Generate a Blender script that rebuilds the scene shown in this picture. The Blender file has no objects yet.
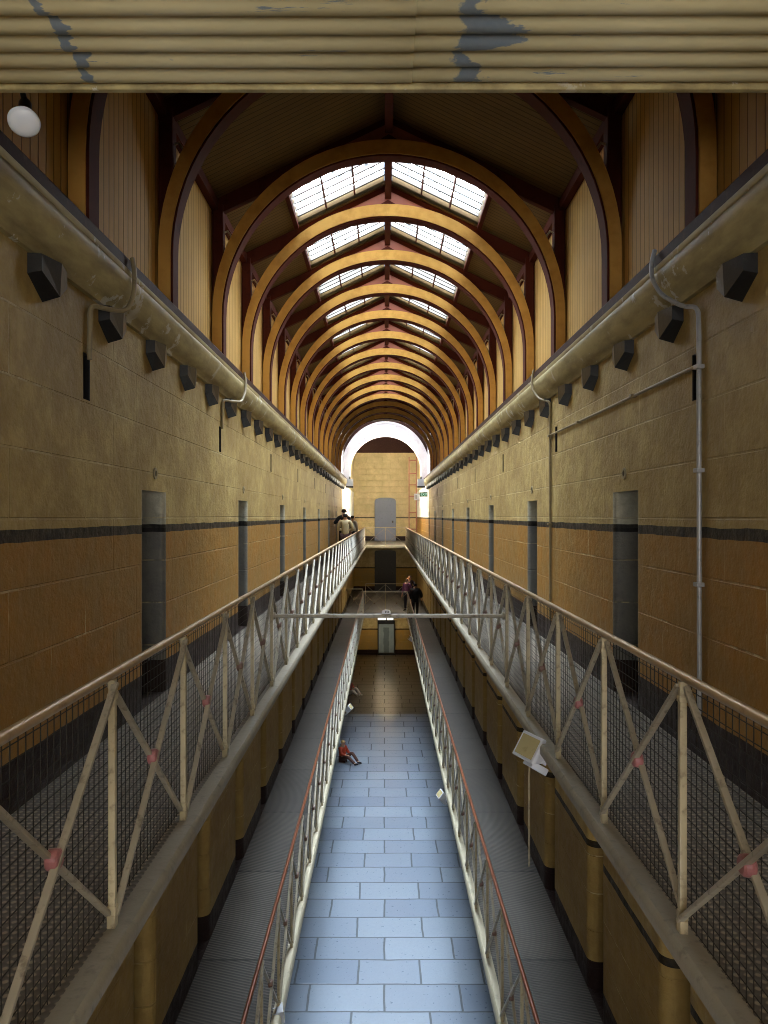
import bpy, bmesh, math, random
from mathutils import Vector, Matrix
random.seed(7)
S = bpy.context.scene
COL = S.collection
PI = math.pi

# ------------------------------------------------------------------ levels
G, L, U, CAM = 0.0, 3.25, 6.5, 8.1
XL, XR, XC = -2.0, 2.09, 0.05
F = 770.0

# ------------------------------------------------------------------ helpers
def c255(r, g, b):
    def f(u):
        u /= 255.0
        return u / 12.92 if u <= 0.04045 else ((u + 0.055) / 1.055) ** 2.4
    return (f(r), f(g), f(b), 1.0)

class MB:
    """collects polygons, then links them as ONE mesh object"""
    def __init__(s):
        s.v, s.f, s.m = [], [], []
    def poly(s, pts, mi=0):
        n = len(s.v)
        s.v += [tuple(p) for p in pts]
        s.f.append(tuple(range(n, n + len(pts))))
        s.m.append(mi)
    def box(s, x0, x1, y0, y1, z0, z1, mi=0):
        n = len(s.v)
        s.v += [(x0,y0,z0),(x1,y0,z0),(x1,y1,z0),(x0,y1,z0),(x0,y0,z1),(x1,y0,z1),(x1,y1,z1),(x0,y1,z1)]
        for q in ((0,3,2,1),(4,5,6,7),(0,1,5,4),(1,2,6,5),(2,3,7,6),(3,0,4,7)):
            s.f.append(tuple(n + i for i in q)); s.m.append(mi)
        return s
    def bar(s, a, b, w, h, up=(0,0,1), mi=0):
        a, b = Vector(a), Vector(b)
        d = (b - a).normalized()
        u = Vector(up)
        sx = d.cross(u)
        if sx.length < 1e-5: sx = d.cross(Vector((1,0,0)))
        sx.normalize(); uu = sx.cross(d).normalized()
        n = len(s.v)
        for p in (a, b):
            for q, r in ((-1,-1),(1,-1),(1,1),(-1,1)):
                s.v.append(tuple(p + sx*(q*w/2) + uu*(r*h/2)))
        for q in ((3,2,1,0),(4,5,6,7),(0,1,5,4),(1,2,6,5),(2,3,7,6),(3,0,4,7)):
            s.f.append(tuple(n + i for i in q)); s.m.append(mi)
        return s
    def tube(s, pts, r, seg=10, mi=0, cap=True):
        pts = [Vector(p) for p in pts]
        rings = []
        ref = None
        for i, p in enumerate(pts):
            d = (pts[min(i+1, len(pts)-1)] - pts[max(i-1, 0)]).normalized()
            if ref is None:
                ref = d.cross(Vector((0,0,1)))
                if ref.length < 1e-4: ref = d.cross(Vector((1,0,0)))
            ref = (ref - d*ref.dot(d)).normalized()
            bi = d.cross(ref)
            rr = r[i] if isinstance(r, (list, tuple)) else r
            n = len(s.v)
            for k in range(seg):
                a = 2*PI*k/seg
                s.v.append(tuple(p + ref*(math.cos(a)*rr) + bi*(math.sin(a)*rr)))
            rings.append(n)
        for a, b in zip(rings, rings[1:]):
            for k in range(seg):
                s.f.append((a+k, a+(k+1) % seg, b+(k+1) % seg, b+k)); s.m.append(mi)
        if cap:
            s.f.append(tuple(rings[0]+k for k in reversed(range(seg)))); s.m.append(mi)
            s.f.append(tuple(rings[-1]+k for k in range(seg))); s.m.append(mi)
        return s
    def prism(s, prof, y0, y1, mi=0, cap=True):
        """profile of (x,z) swept along y"""
        n = len(s.v); k = len(prof)
        s.v += [(x, y0, z) for x, z in prof] + [(x, y1, z) for x, z in prof]
        for i in range(k):
            j = (i+1) % k
            s.f.append((n+i, n+j, n+k+j, n+k+i)); s.m.append(mi)
        if cap:
            s.f.append(tuple(n+i for i in reversed(range(k)))); s.m.append(mi)
            s.f.append(tuple(n+k+i for i in range(k))); s.m.append(mi)
        return s
    def lathe(s, prof, c=(0,0,0), seg=20, mat=None, mi=0):
        n = len(s.v); k = len(prof)
        M = mat or Matrix.Identity(3)
        for i in range(seg):
            a = 2*PI*i/seg
            for r, z in prof:
                s.v.append(tuple(Vector(c) + M @ Vector((r*math.cos(a), r*math.sin(a), z))))
        for i in range(seg):
            j = (i+1) % seg
            for t in range(k-1):
                s.f.append((n+i*k+t, n+j*k+t, n+j*k+t+1, n+i*k+t+1)); s.m.append(mi)
        return s
    def mesh(s, name):
        me = bpy.data.meshes.new(name)
        me.from_pydata(s.v, [], s.f)
        me.polygons.foreach_set('material_index', s.m)
        me.update()
        return me
    def build(s, name, mats, parent=None, smooth=False, bevel=0.0, weld=False, normals=True):
        me = s.mesh(name)
        if normals or weld:
            bm = bmesh.new(); bm.from_mesh(me)
            if weld: bmesh.ops.remove_doubles(bm, verts=bm.verts, dist=1e-5)
            bmesh.ops.recalc_face_normals(bm, faces=bm.faces)
            bm.to_mesh(me); bm.free()
        return link(name, me, mats, parent, smooth, bevel)

def link(name, me, mats, parent=None, smooth=False, bevel=0.0):
    o = bpy.data.objects.new(name, me)
    COL.objects.link(o)
    for m in (mats if isinstance(mats, (list, tuple)) else [mats]):
        me.materials.append(m)
    if smooth:
        me.polygons.foreach_set('use_smooth', [True]*len(me.polygons))
        try: me.set_sharp_from_angle(angle=math.radians(40))
        except Exception: pass
    if bevel:
        b = o.modifiers.new('bevel', 'BEVEL'); b.width = bevel; b.segments = 2; b.limit_method = 'ANGLE'
    if parent: o.parent = parent
    return o

def tag(o, label, cat, group=None, kind=None):
    o['label'] = label; o['category'] = cat
    if group: o['group'] = group
    if kind: o['kind'] = kind
    return o
def empty(name, loc, label, cat, group=None, kind=None):
    o = bpy.data.objects.new(name, None); COL.objects.link(o)
    o.location = loc; o.empty_display_size = 0.1
    return tag(o, label, cat, group, kind)
def copy_tree(o, parent=None):
    c = o.copy(); COL.objects.link(c); c.parent = parent
    for ch in list(o.children):
        copy_tree(ch, c)
    return c
def clone(o, parent, loc, rot=None, scale=None):
    c = o.copy(); COL.objects.link(c); c.parent = parent; c.location = loc
    if rot is not None: c.rotation_euler = rot
    if scale is not None: c.scale = scale
    return c
ONES = "first second third fourth fifth sixth seventh eighth ninth tenth eleventh twelfth thirteenth fourteenth fifteenth sixteenth seventeenth eighteenth nineteenth".split()
def nth(i):
    if i < 20: return ONES[i-1]
    t, u = divmod(i, 10)
    w = {2: ('twenty', 'twentieth'), 3: ('thirty', 'thirtieth'), 4: ('forty', 'fortieth')}[t]
    return w[1] if u == 0 else w[0] + '-' + ONES[u-1]

# ------------------------------------------------------------------ materials
class NT:
    def __init__(s, name):
        s.m = bpy.data.materials.new(name); s.m.use_nodes = True
        s.t = s.m.node_tree; s.t.nodes.clear()
        s.out = s.n('ShaderNodeOutputMaterial')
    def n(s, k, **kw):
        x = s.t.nodes.new(k)
        for a, b in kw.items(): setattr(x, a, b)
        return x
    def l(s, a, b): s.t.links.new(a, b)
    def put(s, sock, v):
        if hasattr(v, 'is_linked') or hasattr(v, 'links'): s.l(v, sock)
        else: sock.default_value = v
    def math(s, op, a, b=0.0, c=0.0):
        x = s.n('ShaderNodeMath', operation=op)
        for i, v in enumerate((a, b, c)): s.put(x.inputs[i], v)
        return x.outputs[0]
    def mix(s, fac, a, b):
        x = s.n('ShaderNodeMix', data_type='RGBA')
        s.put(x.inputs[0], fac); s.put(x.inputs[6], a); s.put(x.inputs[7], b)
        return x.outputs[2]
    def ramp(s, fac, stops, interp='LINEAR'):
        x = s.n('ShaderNodeValToRGB'); cr = x.color_ramp; cr.interpolation = interp
        while len(cr.elements) < len(stops): cr.elements.new(0.5)
        for e, (p, c) in zip(cr.elements, stops):
            e.position = p; e.color = c if len(c) == 4 else (*c, 1)
        s.put(x.inputs[0], fac)
        return x.outputs[0]
    def pos(s):
        g = s.n('ShaderNodeNewGeometry'); q = s.n('ShaderNodeSeparateXYZ'); s.l(g.outputs['Position'], q.inputs[0])
        return g.outputs['Position'], q.outputs[0], q.outputs[1], q.outputs[2]
    def vec(s, x, y, z):
        q = s.n('ShaderNodeCombineXYZ')
        for i, v in enumerate((x, y, z)): s.put(q.inputs[i], v)
        return q.outputs[0]
    def noise(s, v, scale, detail=4.0, rough=0.55, dist=0.0):
        x = s.n('ShaderNodeTexNoise'); s.put(x.inputs['Vector'], v)
        x.inputs['Scale'].default_value = scale; x.inputs['Detail'].default_value = detail
        x.inputs['Roughness'].default_value = rough; x.inputs['Distortion'].default_value = dist
        return x.outputs['Fac']
    def bsdf(s, color, rough=0.6, metal=0.0, height=None, strength=0.3, dist=0.02, spec=None, emis=None, estr=0.0):
        b = s.n('ShaderNodeBsdfPrincipled')
        s.put(b.inputs['Base Color'], color); s.put(b.inputs['Roughness'], rough); b.inputs['Metallic'].default_value = metal
        if spec is not None: b.inputs['Specular IOR Level'].default_value = spec
        if emis is not None:
            s.put(b.inputs['Emission Color'], emis); b.inputs['Emission Strength'].default_value = estr
        if height is not None:
            bp = s.n('ShaderNodeBump'); bp.inputs['Strength'].default_value = strength; bp.inputs['Distance'].default_value = dist
            s.l(height, bp.inputs['Height']); s.l(bp.outputs[0], b.inputs['Normal'])
        s.l(b.outputs[0], s.out.inputs[0])
        return s.m

def worn(name, col, col2, rough=0.5, scale=18.0, lo=0.55, hi=0.7, metal=0.0, bump=0.15, vscale=None, spec=None):
    t = NT(name); p, x, y, z = t.pos()
    tc = t.n('ShaderNodeTexCoord').outputs['Object']
    v = tc if vscale is None else t.vec(*[t.math('MULTIPLY', a, k) for a, k in zip((x, y, z), vscale)])
    nz = t.noise(v, scale, 5, 0.6)
    big = t.noise(v, scale*0.17, 3, 0.5)
    f = t.ramp(nz, [(lo, (0,0,0,1)), (hi, (1,1,1,1))])
    base = t.mix(f, col, col2)
    dark = tuple(k*0.72 for k in col[:3]) + (1,)
    base = t.mix(t.math('MULTIPLY', t.ramp(big, [(0.35, (1,1,1,1)), (0.65, (0,0,0,1))]), 0.5), base, dark)
    return t.bsdf(base, rough, metal, nz, bump, 0.01, spec=spec)

def wall_paint(name, cream, ochre, low=None, lit_white_after=None, period=3.25):
    t = NT(name); p, x, y, z = t.pos()
    u = t.math('ADD', x, y)
    wob = t.math('MULTIPLY', t.math('SUBTRACT', t.noise(t.vec(u, 0.0, z), 3.0, 3), 0.5), 0.025)
    tt = t.math('ADD', t.math('MODULO', t.math('MINIMUM', z, 9.68), period), wob)
    def step(at): return t.math('GREATER_THAN', tt, at)
    uv = t.vec(u, z, 0.0)
    br = t.n('ShaderNodeTexBrick'); t.l(uv, br.inputs['Vector'])
    br.inputs['Scale'].default_value = 1.0; br.inputs['Brick Width'].default_value = 1.05; br.inputs['Row Height'].default_value = 0.385
    br.inputs['Mortar Size'].default_value = 0.008; br.inputs['Mortar Smooth'].default_value = 0.4
    mort = br.outputs['Fac']
    n1 = t.noise(p, 1.1, 5, 0.6); n2 = t.noise(p, 9.0, 6, 0.65); n3 = t.noise(p, 30.0, 4, 0.6)
    streak = t.noise(t.vec(t.math('MULTIPLY', x, 5.0), t.math('MULTIPLY', y, 5.0), t.math('MULTIPLY', z, 0.6)), 1.6, 5, 0.6)
    plinth = c255(38, 24, 22); black = c255(20, 18, 18)
    och = ochre if low is None else t.mix(t.math('GREATER_THAN', z, 6.4), low, ochre)
    col = t.mix(step(1.49), och, cream)
    vd = tuple(k*0.62 for k in ((cream[0]+ochre[0])/2, (cream[1]+ochre[1])/2, (cream[2]+ochre[2])/2)) + (1,)
    up = step(0.29)
    dirt = t.math('MULTIPLY', t.ramp(n1, [(0.38, (1,1,1,1)), (0.6, (0,0,0,1))]), 0.28)
    col = t.mix(t.math('MULTIPLY', t.math('MULTIPLY', dirt, 2.0), up), col, vd)
    col = t.mix(t.math('MULTIPLY', t.ramp(streak, [(0.56, (0,0,0,1)), (0.72, (1,1,1,1))]), 0.22), col, vd)
    mot = t.noise(p, 4.2, 6, 0.7)
    col = t.mix(t.math('MULTIPLY', t.math('MULTIPLY', t.ramp(mot, [(0.42, (1,1,1,1)), (0.58, (0,0,0,1))]), 0.45), up), col, vd)
    # pale chips and lime showing along the block joints
    chip = t.math('MULTIPLY', mort, t.ramp(n1, [(0.48, (0,0,0,1)), (0.62, (1,1,1,1))]))
    chip = t.math('MULTIPLY', chip, t.ramp(n2, [(0.42, (0,0,0,1)), (0.56, (1,1,1,1))]))
    col = t.mix(t.math('MULTIPLY', chip, 0.85), col, c255(205, 190, 150))
    spot = t.ramp(t.noise(p, 5.5, 7, 0.72), [(0.69, (0,0,0,1)), (0.72, (1,1,1,1))])
    col = t.mix(t.math('MULTIPLY', spot, 0.5), col, c255(190, 178, 145))
    band = t.math('MULTIPLY', step(1.455), t.math('SUBTRACT', 1.0, step(1.525)))
    col = t.mix(t.math('MULTIPLY', band, t.math('ADD', 0.8, t.math('MULTIPLY', n2, 0.3))), col, black)
    col = t.mix(step(0.29), plinth, col)
    if lit_white_after is not None:
        w = t.math('GREATER_THAN', y, lit_white_after)
        w = t.math('MULTIPLY', w, step(1.525))
        col = t.mix(w, col, c255(225, 225, 222))  # bright lantern light on the far walls, put into the paint as white
    h = t.math('ADD', t.math('MULTIPLY', n2, 0.5), t.math('ADD', t.math('MULTIPLY', mort, -0.35), t.math('MULTIPLY', n1, 0.9)))
    h = t.math('ADD', h, t.math('MULTIPLY', n3, 0.12))
    rough = t.ramp(n2, [(0.3, (0.45,)*3), (0.7, (0.68,)*3)])
    return t.bsdf(col, rough, 0, h, 1.0, 0.03, spec=.22)

CREAM = c255(182, 160, 104); OCHRE = c255(156, 110, 44)
M = {}
M['wall'] = wall_paint('painted_stone_wall', CREAM, OCHRE, c255(160, 136, 82), lit_white_after=36.2)
M['reveal'] = wall_paint('grey_painted_reveal', c255(196, 194, 176), c255(104, 104, 102))
M['endwall_up'] = wall_paint('cream_brick_end_wall', c255(206, 192, 150), c255(206, 190, 142))
M['endwall'] = wall_paint('painted_brick_end_wall', c255(200, 186, 142), c255(176, 142, 70))
M['white_wall'] = worn('white_plaster', c255(228, 226, 230), c255(205, 200, 205), 0.7, 6)

def boards(name, col, axis, pitch, rough=0.55, streak=True):
    """painted tongue and groove boards, grooves repeat along one world axis"""
    t = NT(name); p, x, y, z = t.pos()
    a = {'x': x, 'y': y, 'z': z}[axis]
    ph = t.math('FRACT', t.math('DIVIDE', a, pitch))
    d = t.math('ABSOLUTE', t.math('SUBTRACT', ph, 0.5))
    g = t.ramp(d, [(0.40, (0,0,0,1)), (0.48, (1,1,1,1))])
    idx = t.math('FLOOR', t.math('DIVIDE', a, pitch))
    wn = t.n('ShaderNodeTexWhiteNoise', noise_dimensions='1D'); t.l(idx, wn.inputs['W'])
    n = t.noise(p, 3.0, 5, 0.6)
    c = t.mix(t.math('MULTIPLY', wn.outputs[0], 0.35), col, tuple(k*0.7 for k in col[:3]) + (1,))
    c = t.mix(t.math('MULTIPLY', t.ramp(n, [(0.4, (0,0,0,1)), (0.7, (1,1,1,1))]), 0.3), c, tuple(k*0.6 for k in col[:3]) + (1,))
    c = t.mix(t.math('MULTIPLY', g, 0.75), c, tuple(k*0.22 for k in col[:3]) + (1,))
    return t.bsdf(c, rough, 0, t.math('SUBTRACT', 1.0, g), 0.6, 0.012, spec=.06)
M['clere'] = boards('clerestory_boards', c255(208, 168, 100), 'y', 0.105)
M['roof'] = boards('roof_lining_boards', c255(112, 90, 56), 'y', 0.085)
M['rib'] = worn('yellow_painted_timber', c255(216, 168, 88), c255(190, 142, 70), 0.6, 5, 0.45, 0.7, spec=.15)
M['maroon'] = worn('maroon_painted_timber', c255(84, 38, 28), c255(68, 30, 24), 0.7, 9, spec=.12)
M['pink'] = worn('pink_painted_boards', c255(150, 90, 74), c255(136, 80, 66), 0.6, 7)
M['plate'] = worn('dark_wall_plate', c255(56, 32, 26), c255(78, 52, 40), 0.6, 14, spec=.12)
M['black'] = worn('black_paint', c255(24, 23, 24), c255(40, 38, 38), 0.32, 22)

def cornice_mat():
    t = NT('chipped_cream_cornice'); p, x, y, z = t.pos()
    n1 = t.noise(p, 4.0, 6, 0.68); n2 = t.noise(p, 1.3, 3)
    n3 = t.noise(t.vec(x, t.math('MULTIPLY', y, 0.25), z), 9.0, 5, 0.6)
    c = t.mix(t.ramp(n3, [(0.4, (0,0,0,1)), (0.7, (1,1,1,1))]), c255(178, 164, 118), c255(136, 122, 86))
    chip = t.math('MULTIPLY', t.ramp(n1, [(0.58, (0,0,0,1)), (0.60, (1,1,1,1))]), t.ramp(n2, [(0.45, (0,0,0,1)), (0.52, (1,1,1,1))]))
    c = t.mix(t.math('MULTIPLY', chip, 0.8), c, c255(205, 205, 198))
    return t.bsdf(c, 0.5, 0, n1, 0.35, 0.01, spec=.25)
M['cornice'] = cornice_mat()
M['rail'] = worn('pale_painted_iron', c255(182, 170, 140), c255(128, 116, 94), 0.38, 26, 0.52, 0.68, bump=0.25)
M['brace'] = worn('grey_painted_iron', c255(158, 150, 132), c255(108, 98, 84), 0.36, 24, 0.54, 0.68, bump=0.2)
M['boss'] = worn('faded_red_boss', c255(152, 98, 98), c255(116, 78, 76), 0.4, 30)
M['boss_dark'] = worn('brown_grey_boss', c255(112, 84, 74), c255(92, 76, 68), 0.5, 30)
M['handrail'] = worn('worn_brass_toned_handrail', c255(178, 152, 116), c255(140, 110, 80), 0.42, 12, metal=0.35)
M['handrail_low'] = worn('red_brown_handrail', c255(136, 80, 52), c255(104, 60, 40), 0.3, 12, metal=0.25)
M['wire'] = NT('dark_wire').bsdf(c255(46, 43, 39), 0.6, 0.0, spec=.2)
M['nosing'] = worn('grey_painted_edge', c255(138, 131, 116), c255(110, 105, 96), 0.4, 16, bump=0.35)
M['fascia'] = worn('pale_edge_fascia', c255(190, 182, 158), c255(150, 144, 124), 0.5, 10)
M['pipe'] = worn('grey_conduit', c255(172, 174, 178), c255(140, 142, 146), 0.35, 20, metal=0.2)
M['pipe_buff'] = worn('buff_conduit', c255(150, 136, 104), c255(124, 112, 88), 0.45, 20)

def chequer(name, col, tip, pitch, stripes=False):
    t = NT(name); p, x, y, z = t.pos()
    k = 2*PI/pitch
    if stripes:
        s = t.math('SINE', t.math('MULTIPLY', t.math('ADD', y, t.math('MULTIPLY', x, 0.35)), k))
        h = t.math('ADD', t.math('MULTIPLY', s, 0.5), 0.5)
    else:
        a = t.math('SINE', t.math('MULTIPLY', t.math('ADD', x, y), k*0.707))
        b = t.math('SINE', t.math('MULTIPLY', t.math('SUBTRACT', x, y), k*0.707))
        h = t.math('ADD', t.math('MULTIPLY', t.math('MULTIPLY', a, b), 0.5), 0.5)
    n = t.noise(p, 2.2, 4)
    # separate floor plates with a random tone each
    idx = t.math('FLOOR', t.math('DIVIDE', y, 2.1))
    wn = t.n('ShaderNodeTexWhiteNoise', noise_dimensions='1D'); t.l(idx, wn.inputs['W'])
    seam = t.math('LESS_THAN', t.math('FRACT', t.math('DIVIDE', y, 2.1)), 0.012)
    c = t.mix(t.ramp(h, [(0.55, (0,0,0,1)), (0.85, (1,1,1,1))]), col, tip)
    c = t.mix(t.math('MULTIPLY', wn.outputs[0], 0.4), c, tuple(q*0.6 for q in col[:3]) + (1,))
    c = t.mix(t.math('MULTIPLY', t.ramp(n, [(0.4, (0,0,0,1)), (0.7, (1,1,1,1))]), 0.3), c, tuple(q*0.6 for q in col[:3]) + (1,))
    c = t.mix(seam, c, c255(24, 24, 24))
    return t.bsdf(c, 0.5, 0.1, h, 0.35, 0.008)
M['deck_up'] = chequer('studded_iron_floor', c255(88, 82, 74), c255(158, 146, 126), 0.055)
M['deck_low'] = chequer('ribbed_iron_floor', c255(64, 62, 60), c255(112, 106, 98), 0.045, True)

def flags(name, stone_a, stone_b, mortar, rough):
    t = NT(name); p, x, y, z = t.pos()
    wx = t.math('ADD', x, t.math('MULTIPLY', t.math('SUBTRACT', t.noise(p, 1.2, 2), 0.5), 0.05))
    wy = t.math('ADD', y, t.math('MULTIPLY', t.math('SUBTRACT', t.noise(t.vec(y, x, 3.0), 1.4, 2), 0.5), 0.06))
    br = t.n('ShaderNodeTexBrick'); t.l(t.vec(wx, wy, 0.0), br.inputs['Vector'])
    br.offset = 0.42; br.offset_frequency = 2; br.squash = 0.86; br.squash_frequency = 3
    br.inputs['Scale'].default_value = 1.0; br.inputs['Brick Width'].default_value = 1.28; br.inputs['Row Height'].default_value = 0.74
    br.inputs['Mortar Size'].default_value = 0.022; br.inputs['Mortar Smooth'].default_value = 0.35; br.inputs['Bias'].default_value = 0.0
    br.inputs['Color1'].default_value = stone_a; br.inputs['Color2'].default_value = stone_b; br.inputs['Mortar'].default_value = mortar
    n2 = t.noise(p, 14.0, 6, 0.6); n1 = t.noise(p, 2.0, 4)
    c = t.mix(t.math('MULTIPLY', n2, 0.6), br.outputs['Color'], tuple(q*0.65 for q in stone_a[:3]) + (1,))
    h = t.math('ADD', t.math('MULTIPLY', br.outputs['Fac'], -0.8), t.math('ADD', t.math('MULTIPLY', n2, 0.4), t.math('MULTIPLY', n1, 0.6)))
    r = t.math('ADD', t.math('MULTIPLY', br.outputs['Fac'], 0.3), t.math('ADD', rough, t.math('MULTIPLY', n2, 0.15)))
    return t.bsdf(c, r, 0, h, 0.5, 0.02, spec=0.8)
M['flags'] = flags('bluestone_flagstones', c255(136, 148, 162), c255(104, 117, 136), c255(50, 52, 54), 0.22)
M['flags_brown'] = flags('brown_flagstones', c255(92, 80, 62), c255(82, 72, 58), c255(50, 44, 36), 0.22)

def corrugated():
    t = NT('peeling_corrugated_iron'); p, x, y, z = t.pos()
    n1 = t.noise(t.vec(t.math('MULTIPLY', x, 1.0), t.math('MULTIPLY', y, 2.6), 0.0), 1.7, 6, 0.62, 0.4)
    n2 = t.noise(p, 40.0, 4)
    ds = t.math('ABSOLUTE', t.math('SUBTRACT', x, t.math('ADD', 0.32, t.math('MULTIPLY', t.math('SUBTRACT', n1, 0.5), 0.5))))
    near = t.ramp(ds, [(0.0, (1,1,1,1)), (0.12, (0,0,0,1))])
    ds2 = t.math('ABSOLUTE', t.math('SUBTRACT', x, t.math('ADD', -1.12, t.math('MULTIPLY', t.math('SUBTRACT', n1, 0.5), 0.3))))
    near = t.math('MAXIMUM', near, t.ramp(ds2, [(0.0, (1,1,1,1)), (0.04, (0,0,0,1))]))
    patch = t.math('ADD', t.math('MULTIPLY', near, 0.42), n1)
    rag = t.math('ADD', patch, t.math('MULTIPLY', t.math('SUBTRACT', n2, 0.5), 0.25))
    m = t.ramp(rag, [(0.70, (0,0,0,1)), (0.75, (1,1,1,1))])
    scr = t.noise(t.vec(t.math('MULTIPLY', x, 1.3), t.math('MULTIPLY', y, 16.0), 2.0), 1.6, 7, 0.7)
    m = t.math('MAXIMUM', m, t.ramp(scr, [(0.635, (0,0,0,1)), (0.66, (1,1,1,1))]))
    c = t.mix(t.noise(p, 3.0, 4), c255(210, 200, 160), c255(188, 178, 138))
    c = t.mix(t.math('MULTIPLY', m, 0.85), c, t.mix(n2, c255(82, 106, 134), c255(118, 138, 158)))
    return t.bsdf(c, 0.45, 0, n2, 0.15, 0.004)
M['corr'] = corrugated()

def pane_mat(name, col, strength, clear=.9):
    t = NT(name); p, x, y, z = t.pos()
    n = t.noise(p, 5.0, 4, 0.6)
    f = t.ramp(t.noise(p, 7.0, 6, 0.7), [(0.41, (0.008, 0.007, 0.005, 1)), (0.46, (1,1,1,1))])
    mu = t.n('ShaderNodeMix', data_type='RGBA', blend_type='MULTIPLY'); mu.inputs[0].default_value = 1.0
    t.l(f, mu.inputs[6]); mu.inputs[7].default_value = col
    e = t.n('ShaderNodeEmission'); t.l(mu.outputs[2], e.inputs[0]); e.inputs[1].default_value = strength
    tr = t.n('ShaderNodeBsdfTransparent'); tr.inputs[0].default_value = (clear, clear, clear, 1)
    ad = t.n('ShaderNodeAddShader'); t.l(tr.outputs[0], ad.inputs[0]); t.l(e.outputs[0], ad.inputs[1])
    t.l(ad.outputs[0], t.out.inputs[0])
    return t.m
PANE_E = 14.0
M['pane'] = pane_mat('skylight_glass_daylight', (0.82, 0.92, 1.0, 1), PANE_E)
M['lantern'] = pane_mat('lantern_glass_daylight', (0.90, 0.94, 1.0, 1), 3.0, .1)
M['sidewin'] = pane_mat('tall_window_daylight', (1.0, 0.95, 0.86, 1), 12.0)
M['backwin'] = pane_mat('window_daylight', (0.92, 0.95, 1.0, 1), 2.8)
M['slat'] = worn('dark_brown_louvre', c255(38, 28, 14), c255(30, 22, 12), 0.8, 12)
M['curb'] = worn('yellow_skylight_lining', c255(100, 76, 34), c255(88, 66, 30), 0.5, 6)
M['door_blue'] = worn('blue_grey_door', c255(112, 124, 150), c255(96, 106, 130), 0.4, 8)
M['door_dark'] = worn('dark_iron_door', c255(38, 38, 40), c255(56, 54, 54), 0.45, 8)
M['door_cell'] = worn('grey_cell_door', c255(70, 72, 76), c255(54, 54, 56), 0.45, 8)
M['white'] = worn('white_enamel', c255(206, 210, 220), c255(188, 192, 200), 0.35, 14)
M['bulb'] = NT('frosted_bulb').bsdf(c255(222, 228, 238), 0.3)
M['lampglass'] = worn('floodlight_glass', c255(176, 164, 120), c255(140, 130, 96), 0.15, 9)
M['grey_metal'] = worn('grey_metal', c255(96, 98, 104), c255(76, 78, 82), 0.4, 14)

def plain(name, rgb, rough=0.7):
    t = NT(name); p, x, y, z = t.pos(); n = t.noise(p, 25.0, 3)
    c = c255(*rgb)
    return t.bsdf(t.mix(t.math('MULTIPLY', n, 0.4), c, tuple(q*0.7 for q in c[:3]) + (1,)), rough)

# ------------------------------------------------------------------ walls with recesses
def wall_with_recesses(name, X, sgn, y0, y1, z0, z1, holes, mats):
    """sgn: outward direction (away from the hall). hole = (a, b, zb, zt, depth, r, reveal material)"""
    ys = {y0, y1}; zs = {z0, z1}
    for a, b, zb, zt, d, r, mi in holes:
        ys |= {a-r, b+r}; zs |= {zb, zt}
    ys = sorted(v for v in ys if y0 <= v <= y1); zs = sorted(v for v in zs if z0 <= v <= z1)
    mb = MB()
    for i in range(len(zs)-1):
        zc = (zs[i]+zs[i+1])/2
        run = None
        for j in range(len(ys)-1):
            yc = (ys[j]+ys[j+1])/2
            inside = any(a-r < yc < b+r and zb < zc < zt for a, b, zb, zt, d, r, mi in holes)
            if not inside and run is None: run = ys[j]
            if (inside or j == len(ys)-2) and run is not None:
                e = ys[j] if inside else ys[j+1]
                mb.poly([(X, run, zs[i]), (X, e, zs[i]), (X, e, zs[i+1]), (X, run, zs[i+1])], 0)
                run = None
    for a, b, zb, zt, d, r, mi in holes:
        N = 10
        prof = []
        for k in range(N+1):                       # near rounded corner
            t = k/N*PI/2
            prof.append((X + sgn*(r - r*math.cos(t)), a - r + r*math.sin(t)))
        near = [(X, a-r)] + prof + [(X+sgn*d, a)]
        prof2 = [(x, a+b-y) for x, y in near]      # mirrored far side
        for pr in (near, prof2):
            for q, w in zip(pr, pr[1:]):
                mb.poly([(q[0], q[1], zb), (w[0], w[1], zb), (w[0], w[1], zt), (q[0], q[1], zt)], mi)
        mb.poly([(X+sgn*d, a, zb), (X+sgn*d, b, zb), (X+sgn*d, b, zt), (X+sgn*d, a, zt)], 2)
        mb.poly([(X, a-r, zt), (X, b+r, zt), (X+sgn*d, b+r, zt), (X+sgn*d, a-r, zt)], mi)
        mb.poly([(X, a-r, zb), (X, b+r, zb), (X+sgn*d, b+r, zb), (X+sgn*d, a-r, zb)], mi)
    return mb.build(name, mats)

UP_DOORS = [6.36 + 4.2*k for k in range(8)]
SLITS = [5.17 + 4.2*k for k in range(8)]
LOWL = [8.23 - 2.1*3 + 2.1*k for k in range(17)]
LOWR = [7.35 - 2.1*2 + 2.1*k for k in range(17)]
END = 50.0
def side_wall(name, X, sgn, low, label):
    holes = []
    for y in UP_DOORS: holes.append((y+.03, y+.64, U, U+1.815, .55, .05, 1))
    for y in SLITS: holes.append((y-.055, y+.055, 8.88, 9.19, .3, .005, 2))  # slit insides coloured black for the dark of a deep recess
    for y in low: holes.append((y+.1, y+.52, L, L+2.35, .6, .11, 0))
    w = wall_with_recesses(name, X, sgn, -2.0, END, 0.0, 9.64, holes, [M['wall'], M['reveal'], M['black']])
    return tag(w, label, 'wall', kind='structure')
side_wall('wall_left', XL, -1, LOWL, 'left painted stone cell wall, cream above ochre with a black band')
side_wall('wall_right', XR, 1, LOWR, 'right painted stone cell wall, cream above ochre with a black band')

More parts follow.
